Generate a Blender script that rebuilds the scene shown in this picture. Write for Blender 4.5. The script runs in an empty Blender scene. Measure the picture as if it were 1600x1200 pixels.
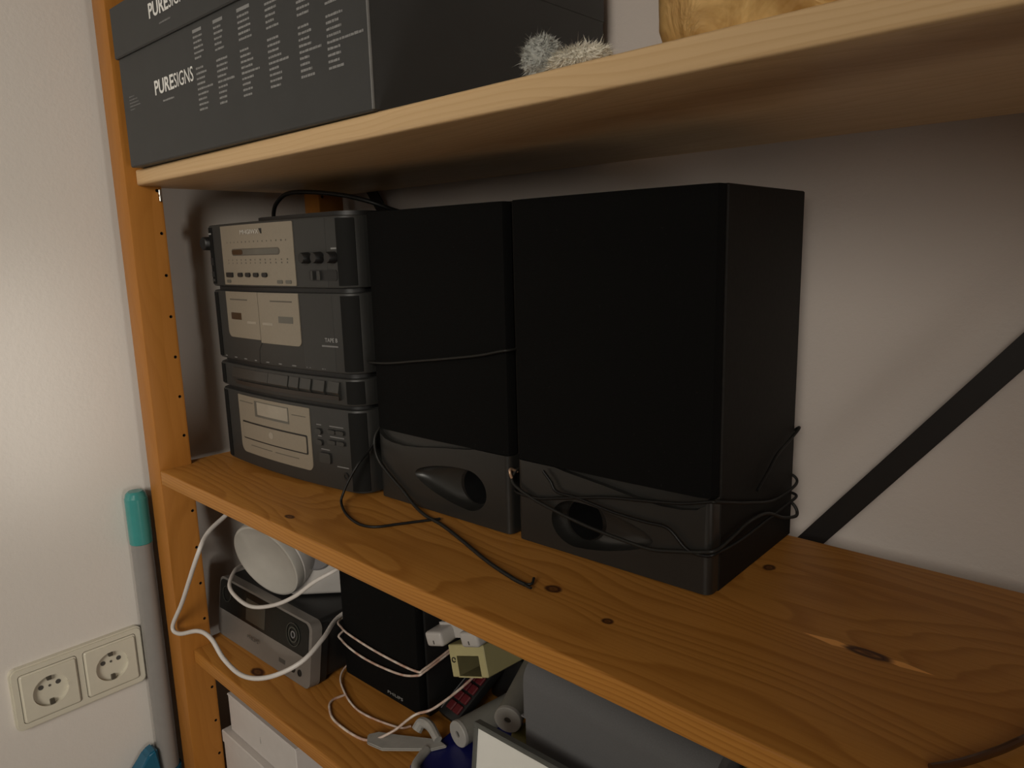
import bpy, bmesh, math, random
from mathutils import Vector, Matrix
random.seed(7)
S = bpy.context.scene
C = bpy.context.collection
# ------------------------------------------------------------------ camera
cam_d = bpy.data.cameras.new('camera')
cam = bpy.data.objects.new('camera', cam_d); C.objects.link(cam)
cam_d.sensor_fit = 'HORIZONTAL'; cam_d.sensor_width = 36.0
cam_d.lens = 1143.73 / 1600 * 36.0
cam_d.clip_start = 0.01
rt, up, fw = Vector((0.7299, 0.6830, -0.0269)), Vector((-0.1044, 0.1503, 0.9831)), Vector((-0.6756, 0.7147, -0.1810))
m = Matrix((rt, up, -fw)).transposed().to_4x4(); m.translation = Vector((0.93534, -0.33936, 0.26273))
cam.matrix_world = m
S.camera = cam
# ------------------------------------------------------------------ light
W = bpy.data.worlds.new('world'); S.world = W; W.use_nodes = True
W.node_tree.nodes['Background'].inputs[0].default_value = (1.0, 0.86, 0.70, 1)
W.node_tree.nodes['Background'].inputs[1].default_value = 0.02

def area(name, loc, target, sx, sy, energy, col, spread=180):
    d = bpy.data.lights.new(name, 'AREA'); d.shape = 'RECTANGLE'; d.size = sx; d.size_y = sy
    d.energy = energy; d.color = col; d.spread = math.radians(spread)
    o = bpy.data.objects.new(name, d); C.objects.link(o); o.location = loc
    o.rotation_euler = (Vector(target) - Vector(loc)).to_track_quat('-Z', 'Y').to_euler()
    return o
area('room_lamp', (1.35, -2.05, 0.80), (-0.05, -0.05, 0.15), 0.90, 0.90, 4.5, (1.0, 0.93, 0.82), 57)
area('ambient_fill', (1.60, -1.50, 1.70), (1.60, -1.50, 0.0), 0.45, 0.45, 3.6, (1.0, 0.90, 0.76))  # added fill below the ceiling, lifts the ambient bounce in the room
area('hall_light', (2.90, -0.32, -0.33), (0.0, -0.05, 0.0), 0.25, 0.55, 1.25, (1.0, 0.93, 0.84), 70)
sl = bpy.data.lights.new('wall_pool_spot', 'SPOT'); sl.energy = 66.0; sl.color = (1.0, 0.95, 0.87); sl.spot_size = math.radians(11.5); sl.spot_blend = 1.0; sl.shadow_soft_size = 0.06  # added unseen spot that makes the bright pool on the left wall
so = bpy.data.objects.new('wall_pool_spot', sl); C.objects.link(so); so.location = (1.30, -1.70, 0.10)
so.rotation_euler = (Vector((-0.068, -0.124, 0.115)) - Vector(so.location)).to_track_quat('-Z', 'Y').to_euler(); so.scale = (0.42, 1.0, 1.0)
vs = S.view_settings
vs.view_transform = 'Standard'; vs.look = 'None'; vs.gamma = 1.0; vs.use_curve_mapping = False
vs.exposure = 0.0

# ------------------------------------------------------------------ material helpers
MATS = {}
def srgb(r, g, b):
    f = lambda c: (c/255/12.92) if c/255 <= 0.04045 else ((c/255+0.055)/1.055)**2.4
    return (f(r), f(g), f(b), 1)
class NT:
    def __init__(s, name):
        s.m = bpy.data.materials.new(name); s.m.use_nodes = True; s.t = s.m.node_tree; s.n = s.t.nodes; s.l = s.t.links
        s.b = s.n['Principled BSDF']; MATS[name] = s.m
    def node(s, typ, **kw):
        n = s.n.new(typ)
        for k, v in kw.items(): setattr(n, k, v)
        return n
    def put(s, sock, v):
        if hasattr(v, 'is_linked') or isinstance(v, bpy.types.NodeSocket): s.l.new(v, sock)
        else: sock.default_value = v
    def math(s, op, a, b=0.0, c=None, clamp=False):
        n = s.node('ShaderNodeMath', operation=op); n.use_clamp = clamp
        s.put(n.inputs[0], a); s.put(n.inputs[1], b)
        if c is not None: s.put(n.inputs[2], c)
        return n.outputs[0]
    def coord(s, scale=(1, 1, 1), kind='Object'):
        c = s.node('ShaderNodeTexCoord'); mp = s.node('ShaderNodeMapping'); mp.inputs['Scale'].default_value = scale
        s.l.new(c.outputs[kind], mp.inputs[0]); return mp.outputs[0]
    def noise(s, vec, scale=5.0, detail=3.0, rough=0.5, dist=0.0):
        n = s.node('ShaderNodeTexNoise'); s.l.new(vec, n.inputs['Vector']); n.inputs['Scale'].default_value = scale
        n.inputs['Detail'].default_value = detail; n.inputs['Roughness'].default_value = rough; n.inputs['Distortion'].default_value = dist
        return n.outputs['Fac']
    def ramp(s, fac, stops, interp='LINEAR'):
        n = s.node('ShaderNodeValToRGB'); n.color_ramp.interpolation = interp; e = n.color_ramp.elements
        while len(e) < len(stops): e.new(0.5)
        for i, (p, c) in enumerate(stops): e[i].position = p; e[i].color = c if len(c) == 4 else (*c, 1)
        s.put(n.inputs[0], fac); return n.outputs[0]
    def mix(s, fac, a, b, mode='MIX'):
        n = s.node('ShaderNodeMix', data_type='RGBA', blend_type=mode)
        s.put(n.inputs[0], fac); s.put(n.inputs[6], a); s.put(n.inputs[7], b); return n.outputs[2]
    def bump(s, h, strength=0.2, dist=0.001):
        n = s.node('ShaderNodeBump'); n.inputs['Strength'].default_value = strength; n.inputs['Distance'].default_value = dist
        s.put(n.inputs['Height'], h); s.l.new(n.outputs[0], s.b.inputs['Normal'])
    def base(s, c, rough=0.5, metal=0.0, spec=0.5):
        s.put(s.b.inputs['Base Color'], c); s.put(s.b.inputs['Roughness'], rough)
        s.b.inputs['Metallic'].default_value = metal; s.b.inputs['Specular IOR Level'].default_value = spec
        return s.m
def plain(name, col, rough=0.5, metal=0.0, var=0.08, scale=60.0, bump=0.0, spec=0.5):
    t = NT(name); v = t.coord()
    n = t.noise(v, scale, 4, 0.6)
    lo = tuple(c*(1-var) for c in col[:3]); hi = tuple(min(1, c*(1+var)) for c in col[:3])
    t.base(t.ramp(n, [(0.3, lo), (0.7, hi)]), rough, metal, spec)
    if bump: t.bump(t.noise(v, scale*6, 2), bump, 0.0005)
    return t.m

def wood(name, light, dark, deep, axis='X', knots=(), scars=(), ring=60.0, shift=(0.0, 0.0), contrast=1.0, rough=0.42, zf=5.0):
    """flat sawn pine: growth rings cut lengthwise, fine fibre streaks, knots and resin scars"""
    t = NT(name)
    co = t.node('ShaderNodeTexCoord'); sp = t.node('ShaderNodeSeparateXYZ'); t.l.new(co.outputs['Object'], sp.inputs[0])
    X, Y, Z = sp.outputs
    if axis == 'Z': X, Z = Z, X
    x = t.math('ADD', X, shift[0]); y = t.math('ADD', Y, shift[1])
    cm = t.node('ShaderNodeCombineXYZ')
    t.put(cm.inputs[0], t.math('MULTIPLY', x, 2.2)); t.put(cm.inputs[1], t.math('MULTIPLY', y, 9.0)); t.put(cm.inputs[2], t.math('MULTIPLY', Z, 9.0))
    warp = t.noise(cm.outputs[0], 1.0, 2.0, 0.45)
    cm2 = t.node('ShaderNodeCombineXYZ')
    t.put(cm2.inputs[0], t.math('MULTIPLY', x, 7.0)); t.put(cm2.inputs[1], t.math('MULTIPLY', y, 40.0)); t.put(cm2.inputs[2], t.math('MULTIPLY', Z, 40.0))
    warp2 = t.noise(cm2.outputs[0], 1.0, 2.0, 0.5)
    r = t.math('MULTIPLY_ADD', warp, 0.30, t.math('ADD', y, t.math('MULTIPLY', Z, zf)))
    r = t.math('MULTIPLY_ADD', warp2, 0.012, r)
    for (kx, ky, rx, ry) in knots:
        dx = t.math('MULTIPLY', t.math('SUBTRACT', X, kx), 1/(rx*5)); dy = t.math('MULTIPLY', t.math('SUBTRACT', Y, ky), 1/(ry*3.0))
        d2 = t.math('ADD', t.math('MULTIPLY', dx, dx), t.math('MULTIPLY', dy, dy))
        g = t.math('POWER', 2.718, t.math('MULTIPLY', d2, -1.0))
        r = t.math('MULTIPLY_ADD', g, ry*2.2, r)
    ph = t.math('FRACT', t.math('MULTIPLY', r, ring))
    band = t.ramp(ph, [(0.0, (0, 0, 0)), (0.55, (0.25,)*3), (0.86, (1,)*3), (0.93, (0.9,)*3), (1.0, (0, 0, 0))])
    cf = t.node('ShaderNodeCombineXYZ')
    t.put(cf.inputs[0], t.math('MULTIPLY', x, 6.0)); t.put(cf.inputs[1], t.math('MULTIPLY', y, 420.0)); t.put(cf.inputs[2], t.math('MULTIPLY', Z, 420.0))
    fib = t.noise(cf.outputs[0], 1.0, 3.0, 0.6)
    cb = t.node('ShaderNodeCombineXYZ')
    t.put(cb.inputs[0], t.math('MULTIPLY', x, 1.6)); t.put(cb.inputs[1], t.math('MULTIPLY', y, 12.0)); t.put(cb.inputs[2], t.math('MULTIPLY', Z, 12.0))
    blot = t.noise(cb.outputs[0], 1.0, 2.0)
    col = t.mix(t.math('MULTIPLY', band, 0.55*contrast, clamp=True), light, dark)
    col = t.mix(t.math('MULTIPLY', t.ramp(fib, [(0.45, (0, 0, 0)), (0.75, (1, 1, 1))]), 0.30*contrast), col, dark)
    col = t.mix(t.math('MULTIPLY', t.ramp(blot, [(0.4, (0, 0, 0)), (0.7, (1, 1, 1))]), 0.25*contrast), col, dark)
    for (kx, ky, rx, ry) in scars:
        dx = t.math('ABSOLUTE', t.math('MULTIPLY', t.math('SUBTRACT', X, kx), 1/rx)); dy = t.math('ABSOLUTE', t.math('MULTIPLY', t.math('SUBTRACT', Y, ky), 1/ry))
        d = t.math('ADD', dx, dy)
        col = t.mix(t.ramp(d, [(0.85, (0.8,)*3), (1.0, (0, 0, 0))]), col, tuple(min(1, c*1.9+0.03) for c in light[:3])+(1,))
    for (kx, ky, rx, ry) in knots:
        dx = t.math('MULTIPLY', t.math('SUBTRACT', X, kx), 1/rx); dy = t.math('MULTIPLY', t.math('SUBTRACT', Y, ky), 1/ry)
        d = t.math('SQRT', t.math('ADD', t.math('MULTIPLY', dx, dx), t.math('MULTIPLY', dy, dy)))
        d = t.math('MULTIPLY', t.math('MULTIPLY_ADD', t.math('SUBTRACT', fib, 0.5), 0.5, d), 0.72)
        col = t.mix(t.ramp(d, [(0.0, (0.9,)*3), (0.30, (0.72,)*3), (0.55, (1,)*3), (0.72, (0.9,)*3), (1.0, (0, 0, 0))]), col, deep)
    t.base(col, t.math('MULTIPLY_ADD', fib, 0.2, rough-0.08), 0.0, 0.18)
    t.bump(t.math('MULTIPLY_ADD', band, -0.4, fib), 0.12, 0.0006)
    return t.m

def paint_wall(name, col, grain=1.0):
    t = NT(name); v = t.coord()
    big = t.noise(v, 1.7, 3); fine = t.noise(v, 160, 4, 0.65); pits = t.noise(v, 45, 3, 0.5)
    c = t.mix(t.math('MULTIPLY', big, 0.10), col, tuple(x*0.8 for x in col[:3])+(1,))
    t.base(c, 0.55, 0, 0.35)
    t.bump(t.math('MULTIPLY_ADD', pits, 0.8, fine), 0.22*grain, 0.0012)
    return t.m

paint_wall('wall_paint', (0.66, 0.62, 0.575, 1))
paint_wall('wall_paint_rough', (0.61, 0.545, 0.50, 1), 1.8)
paint_wall('ceiling_paint', (0.75, 0.73, 0.70, 1))
plain('floor_laminate', (0.42, 0.32, 0.22, 1), 0.5, var=0.25, scale=8)
PINE_L, PINE_D, PINE_K = (0.44, 0.198, 0.042, 1), (0.25, 0.088, 0.011, 1), (0.045, 0.014, 0.006, 1)
wood('pine_mid', PINE_L, PINE_D, PINE_K, ring=55, shift=(0.3, 0.02),
     knots=[(0.278, 0.020, .0065, .0032), (0.588, 0.069, .0062, .0050), (0.650, 0.055, .0038, .0032), (0.699, 0.212, .0042, .0050), (0.802, 0.129, .0125, .0042)],
     scars=[(0.781, 0.1285, .022, .0042), (0.822, 0.1292, .020, .0036)])
wood('pine_low', PINE_L, PINE_D, PINE_K, ring=50, shift=(2.7, 0.31), knots=[(0.115, 0.047, .010, .006)])
wood('pine_post', (0.35, 0.142, 0.026, 1), (0.23, 0.080, 0.010, 1), PINE_K, axis='Z', ring=40, shift=(1.1, 0.4), contrast=0.32, zf=1.0)
wood('pine_pale', (0.62, 0.43, 0.235, 1), (0.47, 0.29, 0.13, 1), (0.25, 0.13, 0.05, 1), ring=48, shift=(5.2, 0.13), contrast=0.6)
plain('hole_dark', (0.015, 0.009, 0.005, 1), 0.9)
plain('black_steel', (0.012, 0.010, 0.009, 1), 0.5, 0.0, spec=0.4)
plain('zinc', (0.55, 0.54, 0.50, 1), 0.3, 1.0)
plain('anthracite_card', (0.032, 0.033, 0.033, 1), 0.55, var=0.06, scale=30)
plain('card_edge', (0.17, 0.17, 0.165, 1), 0.6)
plain('white_ink', (0.72, 0.71, 0.68, 1), 0.6)
plain('logo_ink', (0.46, 0.44, 0.40, 1), 0.5)
plain('grey_ink', (0.23, 0.23, 0.225, 1), 0.6)
plain('dim_ink', (0.15, 0.148, 0.145, 1), 0.6)
plain('plastic_grey', (0.021, 0.021, 0.0195, 1), 0.52, var=0.05, scale=200)
plain('plastic_corner_shade', (0.0075, 0.0075, 0.0070, 1), 0.75, var=0.05, scale=200, spec=0.12)  # darkened plastic, shade of the tower's turned corners put into the colour
plain('plastic_black', (0.006, 0.006, 0.006, 1), 0.5)
plain('plastic_key', (0.024, 0.024, 0.022, 1), 0.35)
plain('silver_paint', (0.22, 0.19, 0.145, 1), 0.45, 0.15, var=0.03, scale=300)
plain('silver_dark', (0.095, 0.09, 0.075, 1), 0.4, 0.1)
plain('silver_light', (0.28, 0.25, 0.20, 1), 0.4, 0.1)
plain('window_brown', (0.040, 0.022, 0.010, 1), 0.3)
plain('key_brown', (0.016, 0.011, 0.008, 1), 0.45)
plain('panel_ink', (0.08, 0.07, 0.055, 1), 0.6)
t = NT('grille_cloth'); v = t.coord(); n = t.noise(v, 900, 2, 0.7); sp_ = t.noise(v, 380, 1, 0.3)
c_ = t.mix(t.ramp(sp_, [(0.75, (0, 0, 0)), (0.80, (1, 1, 1))]), (0.0035, 0.0034, 0.0032, 1), (0.010, 0.0095, 0.009, 1))
t.base(c_, 0.95, 0, 0.1); t.bump(n, 0.5, 0.0006)
t = NT('speaker_vinyl'); v = t.coord((1, 1, 1)); n = t.noise(v, 260, 3, 0.6)
t.base(t.ramp(n, [(0.3, (0.006, 0.005, 0.0042)), (0.7, (0.011, 0.009, 0.0072))]), 0.6, 0, 0.15); t.bump(n, 0.15, 0.0004)
plain('speaker_base_plastic', (0.016, 0.0155, 0.014, 1), 0.36, var=0.05, scale=300)
plain('cable_black', (0.005, 0.0048, 0.0045, 1), 0.5, spec=0.3)
plain('cable_grey', (0.012, 0.0115, 0.010, 1), 0.5, spec=0.3)
plain('copper', (0.45, 0.30, 0.20, 1), 0.4, 0.6)
plain('white_plastic', (0.42, 0.40, 0.38, 1), 0.38, var=0.03)
plain('white_matte', (0.34, 0.325, 0.295, 1), 0.6, var=0.03)
plain('white_cord', (0.54, 0.51, 0.48, 1), 0.45, var=0.04)
plain('white_card', (0.50, 0.465, 0.44, 1), 0.55, var=0.03)
plain('lens_grey', (0.16, 0.155, 0.16, 1), 0.25)
t = NT('black_glass'); t.base((0.010, 0.010, 0.010, 1), 0.25, 0, 0.15); v = t.coord()
t.l.new(t.ramp(t.noise(v, 14, 2), [(0.3, (0.005, 0.005, 0.0045)), (0.75, (0.012, 0.0115, 0.010))]), t.b.inputs['Base Color'])
plain('display_glass', (0.030, 0.031, 0.026, 1), 0.25)
plain('radio_silver', (0.17, 0.155, 0.14, 1), 0.42, 0.2, var=0.03)
plain('radio_case', (0.008, 0.008, 0.008, 1), 0.45)
plain('print_dark', (0.06, 0.055, 0.05, 1), 0.5)
t = NT('clear_wire'); v = t.coord(); t.base(t.ramp(t.noise(v, 90, 3), [(0.35, (0.42, 0.26, 0.20)), (0.65, (0.62, 0.55, 0.48))]), 0.25, 0, 0.6)
plain('cream_plastic', (0.38, 0.34, 0.17, 1), 0.5, var=0.04)
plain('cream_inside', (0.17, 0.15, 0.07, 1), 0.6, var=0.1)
plain('red_rubber', (0.085, 0.005, 0.008, 1), 0.55)
plain('roller_grey', (0.17, 0.165, 0.145, 1), 0.6, var=0.08)
plain('roller_cap', (0.33, 0.32, 0.30, 1), 0.5, var=0.05)
plain('clear_plastic', (0.30, 0.29, 0.27, 1), 0.35, var=0.1)
plain('blue_plastic', (0.006, 0.008, 0.085, 1), 0.35, var=0.2, scale=25)
plain('whiteboard', (0.74, 0.74, 0.70, 1), 0.3, var=0.01)
plain('rim_grey', (0.085, 0.088, 0.080, 1), 0.5)
t = NT('grey_fabric'); v = t.coord(); n = t.noise(v, 1100, 3, 0.6)
t.base(t.ramp(n, [(0.3, (0.105, 0.105, 0.108)), (0.7, (0.122, 0.122, 0.125))]), 0.65, 0, 0.3); t.bump(n, 0.25, 0.0006)
plain('olive', (0.10, 0.085, 0.015, 1), 0.7, var=0.15)
plain('teal', (0.045, 0.23, 0.22, 1), 0.20, var=0.04)
plain('blue_broom', (0.006, 0.10, 0.18, 1), 0.3, var=0.05)
plain('alu_tube', (0.22, 0.21, 0.20, 1), 0.10, 0.0, var=0.03)
plain('socket_ivory', (0.60, 0.565, 0.465, 1), 0.35, var=0.02)
plain('socket_pin', (0.10, 0.09, 0.07, 1), 0.4, 0.5)
t = NT('gold_foil'); v = t.coord(); t.base(t.ramp(t.noise(v, 25, 4, 0.6, 1.5), [(0.3, (0.42, 0.22, 0.055)), (0.7, (0.85, 0.56, 0.22))]), 0.38, 0.2, 0.6); t.bump(t.noise(v, 40, 3, 0.6, 1.0), 0.6, 0.005)
plain('wool_grey', (0.40, 0.405, 0.375, 1), 0.95, var=0.2, scale=400)
plain('wool_white', (0.72, 0.68, 0.58, 1), 0.95, var=0.15, scale=400)
plain('brown_gloss', (0.06, 0.025, 0.010, 1), 0.12)
M = MATS

# ------------------------------------------------------------------ mesh helpers
def setp(o, label=None, cat=None, group=None, kind=None):
    if label: o['label'] = label
    if cat: o['category'] = cat
    if group: o['group'] = group
    if kind: o['kind'] = kind
    return o
def obj(name, bm, mat, parent=None, smooth=0.6, loc=None, rot=None):
    me = bpy.data.meshes.new(name)
    bmesh.ops.recalc_face_normals(bm, faces=bm.faces[:])
    bm.to_mesh(me); bm.free()
    o = bpy.data.objects.new(name, me); C.objects.link(o)
    me.materials.append(M[mat] if isinstance(mat, str) else mat)
    if smooth:
        for p in me.polygons: p.use_smooth = True
        me.set_sharp_from_angle(angle=smooth)
    if parent: o.parent = parent
    if loc: o.location = loc
    if rot: o.rotation_euler = rot
    return o
def thing(name, label, cat, loc=(0, 0, 0), rot=(0, 0, 0), group=None):
    o = bpy.data.objects.new(name, None); C.objects.link(o); o.empty_display_size = 0.02
    o.location = loc; o.rotation_euler = rot
    return setp(o, label, cat, group)
def BM(): return bmesh.new()
def box(bm, x0, x1, y0, y1, z0, z1, bev=0.0, seg=2):
    vs_ = [bm.verts.new(p) for p in ((x0, y0, z0), (x1, y0, z0), (x1, y1, z0), (x0, y1, z0), (x0, y0, z1), (x1, y0, z1), (x1, y1, z1), (x0, y1, z1))]
    fs = [bm.faces.new([vs_[i] for i in f]) for f in ((3, 2, 1, 0), (4, 5, 6, 7), (0, 1, 5, 4), (1, 2, 6, 5), (2, 3, 7, 6), (3, 0, 4, 7))]
    if bev:
        es = list({e for f in fs for e in f.edges})
        bmesh.ops.bevel(bm, geom=es, offset=bev, segments=seg, profile=0.5, affect='EDGES')
    return bm
def prism(bm, pts, z0, z1, fn=None):
    """extrude an outline (a,b) between z0 and z1; fn maps (a,b,c) to a position"""
    fn = fn or (lambda a, b, c: (a, b, c))
    lo = [bm.verts.new(fn(a, b, z0)) for a, b in pts]; hi = [bm.verts.new(fn(a, b, z1)) for a, b in pts]
    n = len(pts)
    bm.faces.new(lo[::-1]); bm.faces.new(hi)
    for i in range(n): bm.faces.new((lo[i], lo[(i+1) % n], hi[(i+1) % n], hi[i]))
    return bm
def rrect(x0, x1, y0, y1, r, n=5):
    rs = r if isinstance(r, (tuple, list)) else (r,)*4      # bl, br, tr, tl
    out = []
    for (cx, cy, a0), rr in zip(((x0, y0, 180), (x1, y0, 270), (x1, y1, 0), (x0, y1, 90)), rs):
        px = cx + rr if cx == x0 else cx - rr; py = cy + rr if cy == y0 else cy - rr
        if rr < 1e-6: out.append((cx, cy)); continue
        for i in range(n+1):
            a = math.radians(a0 + 90*i/n); out.append((px+rr*math.cos(a), py+rr*math.sin(a)))
    return out
def ellipse(cx, cy, rx, ry, n=32): return [(cx+rx*math.cos(2*math.pi*i/n), cy+ry*math.sin(2*math.pi*i/n)) for i in range(n)]
XZ = lambda a, b, c: (a, c, b)       # outline in x,z, depth along y
YZ = lambda a, b, c: (c, a, b)       # outline in y,z, depth along x
def spline(pts, k=8):
    P = [Vector(p) for p in pts]; P = [2*P[0]-P[1]] + P + [2*P[-1]-P[-2]]; out = []
    for i in range(1, len(P)-2):
        for j in range(k):
            t_ = j/k; a, b, c, d = P[i-1], P[i], P[i+1], P[i+2]
            out.append(0.5*((2*b)+(c-a)*t_+(2*a-5*b+4*c-d)*t_*t_+(3*b-a-3*c+d)*t_**3))
    out.append(P[-2]); return out
def tube(bm, pts, r, n=8, k=8, smooth=True):
    pts = spline(pts, k) if smooth else [Vector(p) for p in pts]
    rr = (lambda i: r(i/(len(pts)-1))) if callable(r) else (lambda i: r)
    tan = [(pts[min(i+1, len(pts)-1)]-pts[max(i-1, 0)]).normalized() for i in range(len(pts))]
    u = tan[0].orthogonal().normalized(); rings = []
    for i, p in enumerate(pts):
        u = (u - tan[i]*u.dot(tan[i])).normalized(); w = tan[i].cross(u)
        rings.append([bm.verts.new(p + rr(i)*(math.cos(2*math.pi*j/n)*u + math.sin(2*math.pi*j/n)*w)) for j in range(n)])
    for a, b in zip(rings, rings[1:]):
        for j in range(n): bm.faces.new((a[j], a[(j+1) % n], b[(j+1) % n], b[j]))
    bm.faces.new(rings[0][::-1]); bm.faces.new(rings[-1]); return bm
def lathe(bm, prof, n=40, fn=None, cap=True):
    """profile (radius, height) about local z; fn maps a position"""
    fn = fn or (lambda p: p); rings = []
    for r, h in prof:
        if r < 1e-6: rings.append([bm.verts.new(fn(Vector((0, 0, h))))])
        else: rings.append([bm.verts.new(fn(Vector((r*math.cos(2*math.pi*j/n), r*math.sin(2*math.pi*j/n), h)))) for j in range(n)])
    for a, b in zip(rings, rings[1:]):
        for j in range(n):
            q = [a[j % len(a)], a[(j+1) % len(a)], b[(j+1) % len(b)], b[j % len(b)]]
            q = [v_ for i, v_ in enumerate(q) if v_ not in q[:i]]
            if len(q) > 2: bm.faces.new(q)
    for ring, rev in ((rings[0], True), (rings[-1], False)):
        if cap and len(ring) > 2: bm.faces.new(ring[::-1] if rev else ring)
    return bm
def cut(o, bmc, mat=None):
    """subtract a solid from a mesh object and keep the result as a plain mesh"""
    me = bpy.data.meshes.new('tmp'); bmesh.ops.recalc_face_normals(bmc, faces=bmc.faces[:]); bmc.to_mesh(me); bmc.free()
    if mat: me.materials.append(M[mat])
    c = bpy.data.objects.new('tmp', me); C.objects.link(c); c.parent = o.parent
    c.location = o.location; c.rotation_euler = o.rotation_euler
    md = o.modifiers.new('b', 'BOOLEAN'); md.operation = 'DIFFERENCE'; md.solver = 'EXACT'; md.object = c
    if mat: md.material_mode = 'TRANSFER'
    bpy.context.view_layer.update()
    dg = bpy.context.evaluated_depsgraph_get()
    new = bpy.data.meshes.new_from_object(o.evaluated_get(dg)); o.modifiers.clear()
    old = o.data; o.data = new; bpy.data.meshes.remove(old)
    bpy.data.objects.remove(c); bpy.data.meshes.remove(me)
    for p in new.polygons: p.use_smooth = True
    new.set_sharp_from_angle(angle=0.6); return o
def text(name, body, cap, mat, parent, loc, width=None, rot=(math.pi/2, 0, 0), bold=0.0, ext=0.00008):
    c = bpy.data.curves.new('tmp', 'FONT'); c.body = body; c.size = cap/0.69; c.extrude = ext; c.offset = bold; c.resolution_u = 3
    o = bpy.data.objects.new('tmp', c); C.objects.link(o); bpy.context.view_layer.update()
    me = bpy.data.meshes.new_from_object(o.evaluated_get(bpy.context.evaluated_depsgraph_get()))
    bpy.data.objects.remove(o); bpy.data.curves.remove(c)
    xs = [v_.co.x for v_ in me.vertices]; k = width/(max(xs)-min(xs)) if width else 1.0
    me.transform(Matrix.Diagonal((k, 1, 1, 1)) @ Matrix.Translation((-min(xs), 0, 0)))
    me.materials.clear(); me.materials.append(M[mat])
    o = bpy.data.objects.new(name, me); C.objects.link(o); o.parent = parent; o.location = loc; o.rotation_euler = rot
    return o

# ------------------------------------------------------------------ the room
XW, YW, ZF, ZC = -0.0684, 0.333, -0.75, 1.75
def struct(name, bm, mat): return setp(obj(name, bm, mat, smooth=0), kind='structure')
struct('wall_left', box(BM(), XW-0.1, XW, -3.2, YW+0.1, ZF, ZC), 'wall_paint')
struct('wall_back', box(BM(), XW, 3.0, YW, YW+0.1, ZF, ZC), 'wall_paint_rough')
struct('wall_right', box(BM(), 3.0, 3.1, -3.2, YW+0.1, ZF, ZC), 'wall_paint')
struct('wall_front', box(BM(), XW, 3.0, -3.2, -3.1, ZF, ZC), 'wall_paint')
struct('floor', box(BM(), XW-0.1, 3.1, -3.2, YW+0.1, ZF-0.1, ZF), 'floor_laminate')
struct('ceiling', box(BM(), XW-0.1, 3.1, -3.2, YW+0.1, ZC, ZC+0.1), 'ceiling_paint')

# ------------------------------------------------------------------ shelving
PW, PD, SPAN = 0.0384, 0.041, 1.03
def side_frame(label, mirror=False):
    t_ = thing('shelf_side_frame', label, 'shelf frame', (SPAN if mirror else 0.0, 0, ZF), group=None)
    x0, x1 = (0, PW) if mirror else (-PW, 0)
    xf = 0 if not mirror else 0
    for nm, y0, y1, yh in (('front_post', 0, PD, 0.0350), ('rear_post', 0.259, 0.300, 0.265)):
        bm = BM(); box(bm, x0, x1, y0, y1, 0.0, 1.62, 0.0012, 2)
        p = obj(nm, bm, 'pine_post', t_)
        cb = BM(); z = 0.2931 + 4*0.0508
        while z > -0.70:
            lathe(cb, [(0.0020, -0.012), (0.0020, 0.012)], 10, lambda q, z=z: Vector((q.z, yh + q.x, z - ZF + q.y)))
            z -= 0.0508
        cut(p, cb, 'hole_dark')
    for z in (-0.66, -0.47, 0.60, 0.78):
        obj('rung', box(BM(), x0+0.010, x1-0.010, PD, 0.259, z-ZF-0.02, z-ZF+0.02, 0.001, 1), 'pine_post', t_)
    return t_
side_frame('orange-stained pine ladder frame with peg holes beside the white wall')
side_frame('orange-stained pine ladder frame at the open end of the shelves', True)
def shelf(label, z, y0, y1, mat, bev=0.0022):
    e = 0.0006; o_ = 0.018
    pts = [(e, y0), (SPAN-e, y0), (SPAN-e, PD+e), (SPAN+o_, PD+e), (SPAN+o_, 0.2584), (SPAN-e, 0.2584), (SPAN-e, y1), (e, y1), (e, 0.2584), (-o_, 0.2584), (-o_, PD+e), (e, PD+e)]
    bm = BM(); prism(bm, pts, z-0.0182, z)
    bmesh.ops.recalc_face_normals(bm, faces=bm.faces[:])
    es = [ed for ed in bm.edges if all(abs(v_.co.y-y0) < 1e-6 for v_ in ed.verts)]
    bmesh.ops.bevel(bm, geom=es, offset=bev, segments=3, profile=0.5, affect='EDGES')
    return setp(obj('shelf_board', bm, mat), label, 'shelf')
shelf('pale untreated pine shelf board carrying the dark document box', 0.3668, 0.0118, 0.3120, 'pine_pale', 0.0035)
shelf('orange pine shelf board with knots under the hi-fi tower and speakers', 0.0, 0.0, 0.2880, 'pine_mid')
shelf('orange pine shelf board under the silver and black radio', -0.2532, 0.0155, 0.3120, 'pine_low')
shelf('pine shelf board under the stacked white boxes', -0.5480, 0.0155, 0.3120, 'pine_low')
br = thing('cross_brace', 'black flat steel cross brace behind the shelf boards', 'brace', (0.513, 0.3140, -0.239))
for s, dy in ((1, 0.0), (-1, 0.0024)):
    L_ = 0.84; a = math.atan2(1.265, 1.0)*s
    obj('brace_strip', box(BM(), -L_, L_, 0, 0.002, -0.0095, 0.0095), 'black_steel', br, loc=(0, dy, 0), rot=(0, -a, 0))
obj('rivet', lathe(BM(), [(0.006, -0.001), (0.006, 0.0)], 16, lambda q: Vector((q.x, q.z-0.0005, q.y))), 'black_steel', br)
def pin(z, y, label):
    t_ = BM(); lathe(t_, [(0.0022, -0.010), (0.0022, 0.004)], 10, lambda q: Vector((q.z, y+q.x, z+q.y)))
    box(t_, 0.0005, 0.0042, y-0.0016, y+0.0016, z-0.007, z+0.0075, 0.0006, 1)
    setp(obj('shelf_pin', t_, 'zinc'), label, 'shelf pin')
pin(0.3378, 0.0372, 'small bright metal shelf pin under the pale top shelf')

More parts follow.
